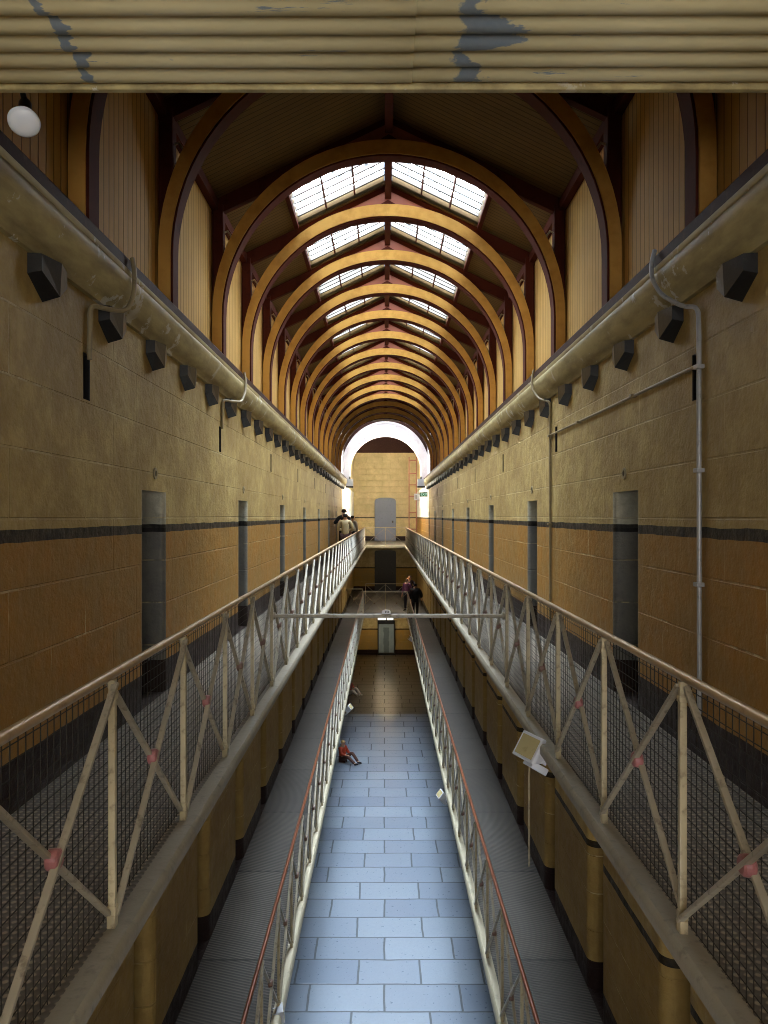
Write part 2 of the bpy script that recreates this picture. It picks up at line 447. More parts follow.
# cell doors set back in the recesses
def cell_door(n, X, sgn, y, zb, w, h, label, proto=[None, None]):
    t = empty('door_%d' % n, (X + sgn*.49, y, zb), label, 'door', kind='structure')
    key = 0 if h < 2 else 1
    if proto[key] is None:
        mb = MB().box(-.025, .025, -w/2, w/2, 0, h)
        for zz in (.25, h*.5, h-.25): mb.box(-.035, .035, -w/2, w/2, zz-.03, zz+.03)
        a = mb.build('door_leaf', M['door_cell'], t, bevel=.004)
        b = MB().box(-.05, .05, w/2-.14, w/2-.06, h*.55-.02, h*.55+.02).build('bolt', M['black'], t, bevel=.004)
        proto[key] = (a, b)
    else:
        for o in proto[key]: clone(o, t, (0, 0, 0))
nd = 10
for k, y in enumerate(UP_DOORS):
    cell_door(nd, XL, -1, y+.335, U, .6, 1.8, '%s upper cell door from the near end, in the left wall' % nth(k+1)); nd += 1
    cell_door(nd, XR, 1, y+.335, U, .6, 1.8, '%s upper cell door from the near end, in the right wall' % nth(k+1)); nd += 1
for side, X, sgn, low in (('left', XL, -1, LOWL), ('right', XR, 1, LOWR)):
    for k, y in enumerate(low):
        cell_door(nd, X, sgn, y+.31, L, .41, 2.3, '%s lower cell door from the near end, under the %s upper gallery' % (nth(k+1), side)); nd += 1

# end walls, ground
fl = MB(); fl.poly([(-2.3,-2,0),(2.4,-2,0),(2.4,31.5,0),(-2.3,31.5,0)]); fl.poly([(-2.3,31.5,0),(2.4,31.5,0),(2.4,45.2,0),(-2.3,45.2,0)], 1)  # far zone's dimmer, ochre-reflected light is put into a browner stone colour
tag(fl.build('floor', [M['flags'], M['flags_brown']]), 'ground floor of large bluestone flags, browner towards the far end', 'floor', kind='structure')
tag(MB().box(XL-.6, XR+.6, END, END+.2, U-.1, 12.2).build('wall_far', M['endwall_up']), 'cream brick end wall beyond the arch', 'wall', kind='structure')
tag(MB().box(XL-.6, XR+.6, END, END+.2, L-.1, U-.1).build('wall_far_lower', M['endwall']), 'ochre end wall of the middle level under the upper landing', 'wall', kind='structure')
tag(MB().box(XL-.6, XR+.6, END, END+.2, 12.2, 15).build('wall_far_gable', M['plate']), 'dark timber gable above the cream end wall', 'wall', kind='structure')
tag(MB().box(XL-.3, XR+.3, 45.0, 45.2, 0, L-.12).build('wall_ground_far', M['endwall']), 'ochre wall across the far end of the ground floor', 'wall', kind='structure')
tag(MB().box(XL-.6, XR+.6, -2.2, -2.0, 0, 10).build('wall_near', M['wall']), 'painted wall behind the viewer at the near end', 'wall', kind='structure')

# doors in the end wall
def end_door(n, xc, w, zb, h, arch, mat, label):
    t = empty('door_%d' % n, (xc, END, zb), label, 'door', kind='structure')
    N = 10
    top = [(w/2*math.cos(PI*i/N), h - arch + arch*math.sin(PI*i/N)) for i in range(N+1)]
    MB().prism([(-w/2, 0), (w/2, 0)] + top, -.1, -.001).build('door_leaf', mat, t)
    fr = MB()
    o = [(w/2, 0)] + top + [(-w/2, 0)]
    for a, b in zip(o, o[1:]): fr.bar((a[0], -.1, a[1]), (b[0], -.1, b[1]), .08, .05, (0,1,0))
    fr.build('door_frame', M['door_dark'] if mat is not M['door_blue'] else mat, t)
    MB().box(w/2-.22, w/2-.12, -.15, -.1, h*.42, h*.42+.14).build('lock_plate', M['black'], t, bevel=.01)
end_door(1, .05, 1.3, U, 2.75, .16, M['door_blue'], 'blue-grey arched door in the upper end wall')
end_door(2, .05, 1.3, L, 2.6, .05, M['door_dark'], 'dark iron door in the end wall of the middle level')

# ------------------------------------------------------------------ cornices, wall plates, corbels
for k, (X, sgn, side) in enumerate(((XL, 1, 'left'), (XR, -1, 'right'))):
    prof = [(0,1.48),(.035,1.48),(.05,1.51),(.075,1.525),(.10,1.55),(.135,1.60),(.158,1.66),(.165,1.70),(.158,1.73),(.145,1.742),(.15,1.75),(.15,1.785),(0,1.785)]
    mb = MB().prism([(X + sgn*d, CAM+h) for d, h in prof], -2, 38.6)
    tag(mb.build('trim_%d' % (k+1), M['cornice'], smooth=True), 'chipped cream rounded cornice along the top of the %s wall' % side, 'cornice', kind='structure')
    mb = MB().box(min(X-sgn*.1, X+sgn*.135), max(X-sgn*.1, X+sgn*.135), -2, 38.6, CAM+1.785, CAM+1.88)
    tag(mb.build('trim_%d' % (k+3), M['plate'], bevel=.01), 'dark timber wall plate on top of the %s cornice' % side, 'wall plate', kind='structure')

def corbel_mesh():
    mb = MB(); w, p = .19, .075
    top = .225; mid = .11
    A = [(-w, 0), (w, 0)]
    # pentagonal front with a point below and a ridge down the middle
    back = [(0,-w,top),(0,w,top),(0,w,mid),(0,0,0),(0,-w,mid)]
    front = [(p,-w*.92,top),(p,w*.92,top),(p,w*.92,mid+.02),(p+.03,0,.03),(p,-w*.92,mid+.02)]
    c = (p+.04, 0, top)
    n = 5
    for i in range(n):
        j = (i+1) % n
        mb.poly([back[i], back[j], front[j], front[i]])
    mb.poly([front[0], c, front[3], front[4]]); mb.poly([c, front[1], front[2], front[3]]); mb.poly([front[0], front[1], c])
    return mb
cb0 = corbel_mesh().build('corbel', M['black'], bevel=.006)
first = True
for X, sgn, side in ((XL, 1, 'left'), (XR, -1, 'right')):
    for k in range(31):
        y = 4.50 + 1.07*k
        o = cb0 if first else clone(cb0, None, (0,0,0)); first = False
        o.location = (X, y, CAM+1.25)
        if sgn < 0: o.rotation_euler = (0, 0, PI)
        tag(o, '%s black pointed corbel from the near end, under the %s cornice' % (nth(k+1), side), 'corbel', 'black corbels under the %s cornice' % side)

# round vents above the cell doors
def vent_ring():
    R = Matrix.Rotation(PI/2, 3, 'Y')
    t = empty('door_vent', (0,0,0), 'x', 'vent')
    MB().lathe([(.028, 0), (.028, .012), (.05, .012), (.052, 0)], seg=20, mat=R).build('rim', M['pipe_buff'], t, smooth=True)
    MB().lathe([(.0, .003), (.03, .003), (.03, 0)], seg=20, mat=R).build('hole', M['black'], t)
    return t
v0 = vent_ring(); first = True
for X, sgn, side in ((XL, 1, 'left'), (XR, -1, 'right')):
    for k, y in enumerate(UP_DOORS):
        o = v0 if first else copy_tree(v0); first = False
        o.location = (X, y+.34, CAM+.37); o.rotation_euler = (0, 0, 0 if sgn > 0 else PI)
        tag(o, 'round dark vent above the %s cell door from the near end, %s wall' % (nth(k+1), side), 'vent', 'round vents above the cell doors')

# ------------------------------------------------------------------ galleries
UE_L, UE_R = -.975, 1.085           # nosing edges
def gallery(name, y0, y1, xw, xe, z, deckmat, edge_mat, th, label, nose=.10):
    t = empty(name, (0, 0, 0), label, 'gallery')
    s = 1 if xe > xw else -1
    a, b = sorted((xw, xe - s*nose))
    MB().box(a, b, y0, y1, z-th, z).build('deck', deckmat, t)
    e = xe
    prof = [(e-s*nose, z), (e-s*.02, z+.004), (e-s*.004, z-.012), (e, z-.03), (e, z-th+.01), (e-s*.012, z-th), (e-s*nose, z-th)]
    MB().prism(prof, y0, y1).build('nosing', edge_mat, t, smooth=True)
    return t
gallery('upper_gallery', -2, 41.4, XL, UE_L, U, M['deck_up'], M['nosing'], .07, 'upper left iron-floored gallery with grey edge')
gallery('upper_gallery', -2, 41.4, XR, UE_R, U, M['deck_up'], M['nosing'], .07, 'upper right iron-floored gallery with grey edge')
gallery('lower_gallery', -2, 37.8, XL, -1.0, L, M['deck_low'], M['fascia'], .12, 'lower left gallery with ribbed iron floor', .09)
gallery('lower_gallery', -2, 37.8, XR, 1.09, L, M['deck_low'], M['fascia'], .12, 'lower right gallery with ribbed iron floor', .09)
def landing(name, y0, y1, z, deckmat, label):
    t = empty(name, (0,0,0), label, 'landing')
    MB().box(XL, XR, y0+.09, y1, z-.12, z).build('deck', deckmat, t)
    MB().box(XL, XR, y0, y0+.09, z-.12, z+.004).build('nosing', M['fascia'], t, bevel=.015)
landing('upper_landing', 41.4, END, U, M['deck_up'], 'upper cross landing at the far end in front of the blue-grey door')
landing('lower_landing', 37.8, END, L, M['deck_low'], 'lower cross landing at the far end below the upper landing')
t = empty('near_landing', (0,0,0), 'landing under the viewer at the near end', 'landing')
MB().box(UE_L, UE_R, -2, 1.5, U-.11, U).build('deck', M['deck_up'], t)  # unseen front lengthened to block light from the lower window

# ------------------------------------------------------------------ railings
PITCH = 1.06
def post_mb(h):
    mb = MB()
    w = .0135
    mb.box(-w, w, -w, w, .05, h-.02)
    mb.box(-.016, .016, -.02, .02, 0, .05)          # foot
    mb.box(-.017, .017, -.017, .017, .05, .085)       # collar
    mb.box(-.017, .017, -.017, .017, h-.10, h-.075)
    return mb
def brace_mb(h, pitch, up):
    a = (0, 0, .045); b = (0, pitch, h-.035)
    if not up: a, b = (0, 0, h-.035), (0, pitch, .045)
    dx = .012 if up else -.012
    return MB().bar((dx, a[1], a[2]), (dx, b[1], b[2]), .016, .027, (0,0,1) if False else (1,0,0))
def boss_mb():
    R = Matrix.Rotation(PI/2, 3, 'Y')
    return MB().lathe([(0, -.022), (.026, -.022), (.034, -.016), (.036, 0), (.034, .016), (.026, .022), (.0, .022)], seg=18, mat=R)
PB = {}
def rail_parts(h, pitch=PITCH):
    k = (round(h, 3), round(pitch, 3))
    if k not in PB:
        p = post_mb(h).mesh('post'); a = brace_mb(h, pitch, True).mesh('brace'); b = brace_mb(h, pitch, False).mesh('brace'); c = boss_mb().mesh('boss')
        for me, m in ((p, M['rail']), (a, M['brace']), (b, M['brace']), (c, M['boss'])): me.materials.append(m)
        PB[k] = (p, a, b, c)
    return PB[k]
def put(name, me, parent, loc, rot=None, bev=0.0, smooth=False):
    o = bpy.data.objects.new(name, me); COL.objects.link(o); o.parent = parent; o.location = loc
    if rot: o.rotation_euler = rot
    if bev:
        b = o.modifiers.new('bevel', 'BEVEL'); b.width = bev; b.segments = 2; b.limit_method = 'ANGLE'
    return o
def long_railing(x, z, y0, n, h, rail_mat, mesh_wire, label, group, side):
    t = empty('gallery_railing', (x, y0, z), label, 'railing', group)
    p, a, b, c = rail_parts(h)
    for i in range(n+1):
        put('post', p, t, (0, i*PITCH, 0), bev=.003)
        if i < n:
            put('brace', a, t, (0, i*PITCH, 0), bev=.003)
            put('brace', b, t, (0, i*PITCH, 0), bev=.003)
            o = put('boss', c if (mesh_wire and i < 3) else boss_plain, t, (0, (i+.5)*PITCH, h/2+.005))  # further upper bosses take a darker colour in place of dimmer light
    LEN = n*PITCH
    r = .019
    MB().tube([(0, -.3, h), (0, LEN*.33, h), (0, LEN*.66, h), (0, LEN+.02, h)], r, 14).build('handrail', rail_mat, t, smooth=True)
    if mesh_wire:
        mb = MB(); w = .0014
        xo = -.03*side
        y = -.25
        while y < LEN:
            mb.box(xo-w, xo+w, y-w, y+w, .02, h-.02); y += .05
        k = .03
        while k < h-.02:
            mb.box(xo-w-.003, xo+w-.003, -.25, LEN, k-w, k+w); k += .05
        mb.build('wire_mesh', M['wire'], t, normals=False)
    return t
H_UP, H_LOW = .985, 1.11
boss_plain = boss_mb().mesh('boss'); boss_plain.materials.append(M['boss_dark'])
long_railing(-1.06, U, 2.0-.06, 37, H_UP, M['handrail'], True, 'iron lattice railing with wire mesh along the upper left gallery', 'long gallery railings', 1)
long_railing(1.145, U, 2.0-.10, 37, H_UP, M['handrail'], True, 'iron lattice railing with wire mesh along the upper right gallery', 'long gallery railings', -1)
long_railing(-1.045, L, 2.3, 33, H_LOW, M['handrail_low'], False, 'iron lattice railing with red-brown handrail along the lower left gallery', 'long gallery railings', 1)
long_railing(1.13, L, 2.1, 33, H_LOW, M['handrail_low'], False, 'iron lattice railing with red-brown handrail along the lower right gallery', 'long gallery railings', -1)

def cross_railing(x0, x1, y, z, h, n, label, name='landing_railing', mat='handrail'):
    t = empty(name, (x0, y, z), label, 'railing', 'cross railings at the far end')
    pt = (x1-x0)/n
    p, a, b, c = rail_parts(h, pt)
    R = (0, 0, -PI/2)
    for i in range(n+1):
        put('post', p, t, (i*pt, 0, 0), R)
        if i < n:
            put('brace', a, t, (i*pt, 0, 0), R); put('brace', b, t, (i*pt, 0, 0), R); put('boss', boss_plain, t, ((i+.5)*pt, 0, h/2), R)
    MB().tube([(0, 0, h), (x1-x0, 0, h)], .02, 10).build('handrail', M[mat], t, smooth=True)
    return t
cross_railing(-1.06, 1.145, 41.5, U, H_UP, 2, 'short lattice railing across the upper landing in front of the blue-grey door', mat='rail')
cross_railing(-1.045, 1.13, 37.9, L, H_LOW, 2, 'lattice railing across the near edge of the lower landing', mat='rail')
cross_railing(-1.045, 1.13, 42.5, L, H_LOW, 2, 'lattice railing standing further back on the lower landing', mat='rail')
cross_railing(-1.95, -1.1, 39.0, L, 1.15, 1, 'white lattice gate railing at the left side of the lower landing', mat='rail')

# tie bar across the void
t = empty('tie_bar', (0, 7.4, U+.64), 'pale horizontal bar spanning the void between the upper railings', 'bar')
MB().tube([(-1.06, 0, 0), (1.145, 0, 0)], .02, 12).build('rod', M['brace'], t, smooth=True)
for x in (-1.06, 1.145):
    MB().lathe([(0, -.012), (.035, -.012), (.035, .012), (0, .012)], (x, 0, 0), 14, Matrix.Rotation(PI/2, 3, 'Y')).build('end_flange', M['brace'], t)
t = empty('bar_tag', (.017, 7.4, U+.66), 'small white round-topped tab sitting on the middle of the tie bar', 'tab')
prof = [(-.043, 0), (.043, 0), (.043, .022)] + [(.043*math.cos(a), .018+.022*math.sin(a)) for a in [PI*i/10 for i in range(1, 10)]] + [(-.043, .022)]
MB().prism(prof, -.012, .012).build('plate', M['white'], t)
for dx in (-.004, .018):
    MB().prism([(dx-.008, .01), (dx+.006, .01), (dx+.007, .028), (dx-.006, .03)], -.014, -.011).build('mark', M['grey_metal'], t)
MB().tube([(.0, 0, -.02), (.0, 0, -.085)], .006, 8).build('wire_stub', M['black'], t)

# ------------------------------------------------------------------ roof
RB, R0 = 1.868, 9.1
EAVE, RIDGE, HALF = CAM+3.71, CAM+4.715, 2.08
SL = (RIDGE-EAVE)/HALF
def roofz(dx): return RIDGE - SL*abs(dx)
SKY_X = 1.27
RIBK = list(range(-3, 14))
ribY = {k: R0 + RB*k for k in RIBK}
ribY.update({-1: 6.95, -2: 5.0, -3: 3.1})
ROOF_END = ribY[13] + .1

def arch_profile(R, hc, zb, n=44):
    rx, rz = R if isinstance(R, tuple) else (R, R)
    pts = [(rx, zb)] + [(rx*math.cos(PI*i/n), hc + rz*math.sin(PI*i/n)) for i in range(n+1)] + [(-rx, zb)]
    return pts
def arch_ring(r0, r1, y0, y1, hc, zb, n=44):
    mb = MB(); A = arch_profile(r0, hc, zb, n); B = arch_profile(r1, hc, zb, n)
    for i in range(len(A)-1):
        a, b, c, d = A[i], A[i+1], B[i+1], B[i]
        P = lambda q, y: (q[0], y, q[1])
        mb.poly([P(a,y0),P(b,y0),P(c,y0),P(d,y0)]); mb.poly([P(d,y1),P(c,y1),P(b,y1),P(a,y1)])
        mb.poly([P(a,y0),P(a,y1),P(b,y1),P(b,y0)]); mb.poly([P(d,y0),P(c,y0),P(c,y1),P(d,y1)])
    for i in (0, len(A)-1):
        a, d = A[i], B[i]
        mb.poly([(a[0],y0,a[1]),(d[0],y0,d[1]),(d[0],y1,d[1]),(a[0],y1,a[1])])
    return mb
HC = 2.34
def make_truss():
    t = empty('roof_truss', (XC, 0, CAM), 'x', 'roof truss', 'arched timber roof trusses')
    zb = 1.885
    arch_ring((1.955, 1.90), 2.065, -.1, .1, HC, zb).build('arch_rib', M['rib'], t, smooth=True, weld=True)
    arch_ring((1.935, 1.88), (1.957, 1.902), -.085, .085, HC, zb).build('soffit_strip', M['maroon'], t, smooth=True, weld=True)
    for s in (-1, 1):
        a = (s*(HALF+.02), 0, EAVE-CAM-.11); b = (0, 0, RIDGE-CAM-.11)
        MB().bar(a, b, .09, .17).build('rafter', M['maroon'], t)
        MB().box(*sorted((s*2.07, s*1.945)), -.07, .07, zb, EAVE-CAM-.05).build('wall_post', M['maroon'], t, bevel=.008)
        # small iron scroll between post and rib
        MB().tube([(s*1.94, -.02, 3.34), (s*1.90, -.02, 3.36), (s*1.86, -.02, 3.30), (s*1.865, -.02, 3.24), (s*1.90, -.02, 3.20), (s*1.93, -.02, 3.12), (s*1.94, -.02, 3.02)], .012, 8).build('scroll_bracket', M['rail'], t, smooth=True)
        # boarded spandrel above the crown of the arch
        N = 10; mb = MB(); up = []; lo = []
        for i in range(N+1):
            x = s*1.25*i/N
            up.append((x, roofz(x)-CAM-.10)); lo.append((x, min(HC + math.sqrt(2.05**2-x*x), roofz(x)-CAM-.12)))
        for y in (-.055, .055):
            mb.poly([(p[0], y, p[1]) for p in up] + [(p[0], y, p[1]) for p in reversed(lo)])
        mb.build('spandrel_panel', M['pink'], t)
    MB().prism([(-.13, 4.40), (.13, 4.40), (.0, 4.475)], -.075, .075).build('crown_block', M['maroon'], t)
    return t
def truss_label(k):
    i = k + 4
    how = 'unlit' if k <= 0 else ('sunlit yellow' if k <= 10 else 'dark far')
    return '%s arched roof truss from the near end, %s' % (nth(i), {'unlit': 'in shadow', 'sunlit yellow': 'yellow-painted under the skylights', 'dark far': 'in the dark bay before the white arch'}[how])
tr0 = make_truss()
for i, k in enumerate(RIBK):
    o = tr0 if i == 0 else copy_tree(tr0)
    o.location = (XC, ribY[k], CAM)
    tag(o, truss_label(k), 'roof truss', 'arched timber roof trusses')

# boarded slopes: everywhere outside the glazed bays, eaves strips beside them
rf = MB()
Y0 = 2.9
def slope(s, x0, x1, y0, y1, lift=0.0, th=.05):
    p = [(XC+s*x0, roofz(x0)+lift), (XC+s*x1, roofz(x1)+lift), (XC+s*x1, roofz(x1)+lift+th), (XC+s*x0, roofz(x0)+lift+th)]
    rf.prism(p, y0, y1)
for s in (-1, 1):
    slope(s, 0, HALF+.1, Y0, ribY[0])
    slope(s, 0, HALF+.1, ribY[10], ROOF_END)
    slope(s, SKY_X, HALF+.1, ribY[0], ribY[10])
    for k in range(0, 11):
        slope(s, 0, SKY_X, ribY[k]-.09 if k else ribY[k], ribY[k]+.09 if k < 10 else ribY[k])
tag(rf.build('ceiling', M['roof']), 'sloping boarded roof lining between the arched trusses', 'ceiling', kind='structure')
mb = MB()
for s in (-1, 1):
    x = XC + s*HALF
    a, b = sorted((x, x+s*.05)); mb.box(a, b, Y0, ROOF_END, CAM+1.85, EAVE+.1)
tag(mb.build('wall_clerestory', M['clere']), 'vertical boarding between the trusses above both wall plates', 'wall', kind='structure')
tag(MB().box(XC-.045, XC+.045, Y0, ROOF_END, RIDGE-.22, RIDGE-.02).build('trim_5', M['maroon']), 'maroon ridge beam at the top of the roof', 'beam', kind='structure')
for n, s in ((6, -1), (7, 1)):
    x = XC + s*(HALF-.04)
    tag(MB().box(x-.04, x+.04, Y0, ROOF_END, EAVE-.12, EAVE+.0).build('trim_%d' % n, M['maroon']), 'maroon eaves beam on the %s side' % ('left' if s < 0 else 'right'), 'beam', kind='structure')

# skylights
def skylight():
    t = empty('window_1', (XC, 0, RIDGE), 'x', 'skylight', kind='structure')
    y0, y1 = .09, RB-.09
    x0, x1 = .06, SKY_X
    D = .17                                     # depth of the lined shaft
    P = lambda x, y, up: (x, y, -SL*x + up)
    mb = MB()
    for y in (y0, y1):                          # cross linings
        mb.poly([P(x0,y,0), P(x1,y,0), P(x1,y,D), P(x0,y,D)])
    for x in (x0, x1):
        mb.poly([P(x,y0,0), P(x,y1,0), P(x,y1,D), P(x,y0,D)])
    mb.build('shaft_lining', M['curb'], t)
    tr = MB()
    tr.bar(P(x1+.02, y0, -.01), P(x1+.02, y1, -.01), .06, .05)
    tr.build('lower_trim', M['maroon'], t)
    sl = MB()
    n = 8
    nrm = Vector((SL, 0, 1)).normalized()
    for i in range(n):
        y = y0 + (i+.5)*(y1-y0)/n
        a = Vector(P(x0, y, D*.62)); b = Vector(P(x1, y, D*.62))
        sl.bar(a, b, .12, .016, up=Vector((SL*.7, -.71, .71)))
    sl.build('louvres', M['slat'], t)
    for f in (.34, .67):
        x = x0 + (x1-x0)*f
        MB().bar(P(x, y0, D*.38), P(x, y1, D*.38), .022, .03).build('glazing_bar', M['maroon'], t)
    g = MB()
    g.poly([P(x0,y0,D), P(x1,y0,D), P(x1,y1,D), P(x0,y1,D)])
    g.build('pane', M['pane'], t, normals=False)
    return t
s0 = skylight(); wn = 0
for k in range(0, 10):
    for s in (-1, 1):
        o = s0 if wn == 0 else copy_tree(s0)
        wn += 1
        o.name = 'window_%d' % wn
        o.location = (XC, ribY[k], RIDGE)
        o.scale = (-1, 1, 1) if s < 0 else (1, 1, 1)
        tag(o, 'louvred skylight on the %s slope, in the %s glazed bay from the near end' % ('left' if s < 0 else 'right', nth(k+1)), 'skylight', kind='structure')

# near end: bulkhead above the corrugated canopy
tag(MB().box(XL-.3, XR+.3, 2.86, 2.95, CAM+1.72, RIDGE+.2).build('wall_bulkhead', M['plate']), 'dark boarded bulkhead above the corrugated canopy', 'wall', kind='structure')

# corrugated canopy
def canopy():
    mb = MB(); pitch = .098; amp = .026
    pts = []
    y = 2.965; n = 0
    yy = []
    while y > -1.9:
        yy.append(y); y -= pitch/8
    for y in yy:
        d = 2.965 - y
        z = CAM + 1.668 + amp*(.5 - abs(math.sin(PI*d/pitch))) + .012*max(0, d-.3)
        pts.append((y, z))
    for (ya, za), (yb, zb) in zip(pts, pts[1:]):
        for x0, x1 in ((XL+.01, .105), (.1, XR-.01)):
            off = -.004 if x0 < 0 else 0.0
            mb.poly([(x0, ya, za+off), (x1, ya, za+off), (x1, yb, zb+off), (x0, yb, zb+off)])
    o = mb.build('corrugated_canopy', M['corr'], weld=True, smooth=True)
    s = o.modifiers.new('thick', 'SOLIDIFY'); s.thickness = .004
    return tag(o, 'corrugated iron canopy overhead with cream paint peeling to blue', 'canopy')
canopy()
o = MB().box(XL+.01, XR-.01, 2.955, 2.985, CAM+1.638, CAM+1.72).build('canopy_fascia', M['cornice'], bevel=.006)
tag(o, 'narrow cream edge strip at the front of the corrugated canopy', 'fascia')

# reflector bulb
t = empty('reflector_bulb', (-1.495, 3.2, CAM+1.68), 'white reflector bulb hanging at the top left under the dark roof', 'light bulb')
Rm = Vector((.22, -.55, -.80)).to_track_quat('Z', 'Y').to_matrix()
MB().lathe([(0, .105), (.03, .1045), (.052, .098), (.062, .088), (.063, .078), (.055, .06), (.04, .036), (.026, .018), (.022, 0)], (0,0,0), 28, Rm).build('bulb', M['bulb'], t, smooth=True)
MB().lathe([(.0, -.075), (.022, -.075), (.026, -.06), (.026, .004), (.018, .006)], (0,0,0), 20, Rm).build('lamp_holder', M['black'], t, smooth=True)
MB().tube([(-.012, .035, .05), (-.015, .0, .10), (-.015, -.08, .13), (-.015, -.25, .13)], .012, 10).build('bracket_arm', M['black'], t, smooth=True)

# ------------------------------------------------------------------ lantern bay, white arch and end wing
LB0, AR = ROOF_END, 38.6
mb = MB()
for X in (XL-.12, XR+.06): mb.box(X, X+.06, LB0, AR, CAM+1.88, CAM+6.6)
mb.box(XL-.2, XR+.2, LB0-.05, LB0, RIDGE-.6, CAM+6.6)
tag(mb.build('wall_lantern', M['white_wall']), 'white upper walls of the lantern bay before the arch', 'wall', kind='structure')
t = empty('window_21', (0,0,0), 'glass lantern roof over the bay in front of the white arch', 'skylight', kind='structure')
MB().box(XL, XR, LB0+.05, AR-.1, CAM+6.35, CAM+6.36).build('pane', M['lantern'], t)
fr = MB()
for i in range(6): x = XL + (XR-XL)*i/5; fr.box(x-.025, x+.025, LB0, AR, CAM+6.27, CAM+6.34)
fr.build('glazing_bars', M['rail'], t)
# arch wall
def arch_wall():
    mb = MB(); hc, r = 2.25, 1.81; n = 32; hw = 2.3; top = 6.7; x0 = XC
    for y in (AR, AR+.5):
        prev = None
        for i in range(n+1):
            a = PI*i/n; p = (x0+r*math.cos(a), CAM+hc+r*math.sin(a))
            if prev is not None:
                mb.poly([(prev[0], y, prev[1]), (p[0], y, p[1]), (p[0], y, CAM+top), (prev[0], y, CAM+top)])
            prev = p
        for s in (-1, 1):
            a, b = sorted((x0+s*r, x0+s*hw)); mb.poly([(a,y,CAM+1.6),(b,y,CAM+1.6),(b,y,CAM+top),(a,y,CAM+top)])
    pr = [(x0+r, CAM+1.6)] + [(x0+r*math.cos(PI*i/n), CAM+hc+r*math.sin(PI*i/n)) for i in range(n+1)] + [(x0-r, CAM+1.6)]
    for a, b in zip(pr, pr[1:]): mb.poly([(a[0],AR,a[1]),(b[0],AR,b[1]),(b[0],AR+.5,b[1]),(a[0],AR+.5,a[1])])
    return mb
tag(arch_wall().build('wall_arch', M['plate'], weld=True, smooth=True), 'dark wall around the white arch at the far end', 'wall', kind='structure')
t = empty('arch_surround', (XC, AR, CAM), 'white moulded semicircular arch at the far end of the hall', 'arch')
arch_ring((1.80, 1.78), (2.16, 2.42), -.10, .02, 2.25, 1.62).build('arch_band', M['white_wall'], t, smooth=True, weld=True)
arch_ring((2.12, 2.38), (2.22, 2.48), -.15, -.02, 2.25, 1.62).build('outer_moulding', M['white_wall'], t, smooth=True, weld=True)
arch_ring((1.78, 1.76), (1.84, 1.82), -.13, .45, 2.25, 1.62).build('inner_moulding', M['white_wall'], t, smooth=True, weld=True)
# wing beyond
mb = MB()
for X in (XL-.06, XR): mb.box(X, X+.06, AR+.5, END, 9.64, 14.6)
tag(mb.build('wall_wing', M['endwall_up']), 'upper side walls of the end wing beyond the arch', 'wall', kind='structure')
tag(MB().box(XL-.3, XR+.3, AR+.5, END+.2, 14.6, 14.7).build('ceiling_wing', M['plate']), 'dark flat ceiling of the end wing', 'ceiling', kind='structure')
for n, X in ((22, XL+.01), (23, XR-.01)):  # hidden windows added to brighten the end wall and floor
    t = empty('window_%d' % n, (X, 41.0, 0), 'tall side window lighting the end wing, %s wall' % ('left' if X < 0 else 'right'), 'window', kind='structure')
    MB().box(-.005, .005, -1.4, 1.4, 10.0, 13.6).build('pane', M['sidewin'], t)
    fr = MB()
    for yy in (-1.4, -.7, 0, .7, 1.4): fr.box(-.03, .03, yy-.03, yy+.03, 10, 13.6)
    for zz in (10, 11.2, 12.4, 13.6): fr.box(-.03, .03, -1.4, 1.4, zz-.03, zz+.03)
    fr.build('window_frame', M['rail'], t)
# unseen windows added behind the viewer as fill light, one per level
def fill_window(n, z0, z1, hw, label):
    t = empty('window_%d' % n, (.05, -1.98, 0), label, 'window', kind='structure')
    MB().box(-hw, hw, -.005, .005, z0, z1).build('pane', M['backwin'], t)
    fr = MB()
    for q in (-1, -.33, .33, 1): fr.box(hw*q-.03, hw*q+.03, -.03, .05, z0, z1)
    for zz in (z0, (z0+z1)/2, z1): fr.box(-hw, hw, -.03, .05, zz-.03, zz+.03)
    fr.build('window_frame', M['rail'], t)
fill_window(24, 7.5, 9.3, 1.5, 'wide window in the near end wall behind the viewer')
fill_window(25, 3.7, 6.1, 1.5, 'wide window in the near end wall one level below the viewer')

# ------------------------------------------------------------------ conduits
def rounded(pts, r=.06, n=5):
    pts = [Vector(p) for p in pts]; out = [pts[0]]
    for a, b, c in zip(pts, pts[1:], pts[2:]):
        d0 = (a-b); d1 = (c-b); q = min(r, d0.length*.45, d1.length*.45)
        p0 = b + d0.normalized()*q; p1 = b + d1.normalized()*q
        for i in range(n+1):
            u = i/n
            out.append(p0*(1-u)**2 + b*2*u*(1-u) + p1*u*u)
    out.append(pts[-1]); return out
def conduit(pts, r, mat, label, saddles=()):
    t = empty('conduit', (0,0,0), label, 'pipe')
    MB().tube(rounded(pts), r, 10).build('pipe_run', mat, t, smooth=True)
    for s in saddles:
        MB().box(s[0]-.03, s[0]+.03, s[1]-.032, s[1]+.032, s[2]-.014, s[2]+.014).build('saddle', mat, t, bevel=.004)
C = CAM; w = XR-.02
conduit([(1.93,5.50,C+1.90),(1.905,5.50,C+1.80),(1.895,5.46,C+1.68),(1.925,5.36,C+1.54),(2.02,5.22,C+1.42),(w,5.08,C+1.38),(w,5.07,C+1.2),(w,5.06,U+.30)], .0155, M['pipe'],
        'pale grey conduit curving off the right cornice nearest the viewer and running down', ((w,5.06,C+.98),(w,5.06,C+.3),(w,5.06,C-.45)))
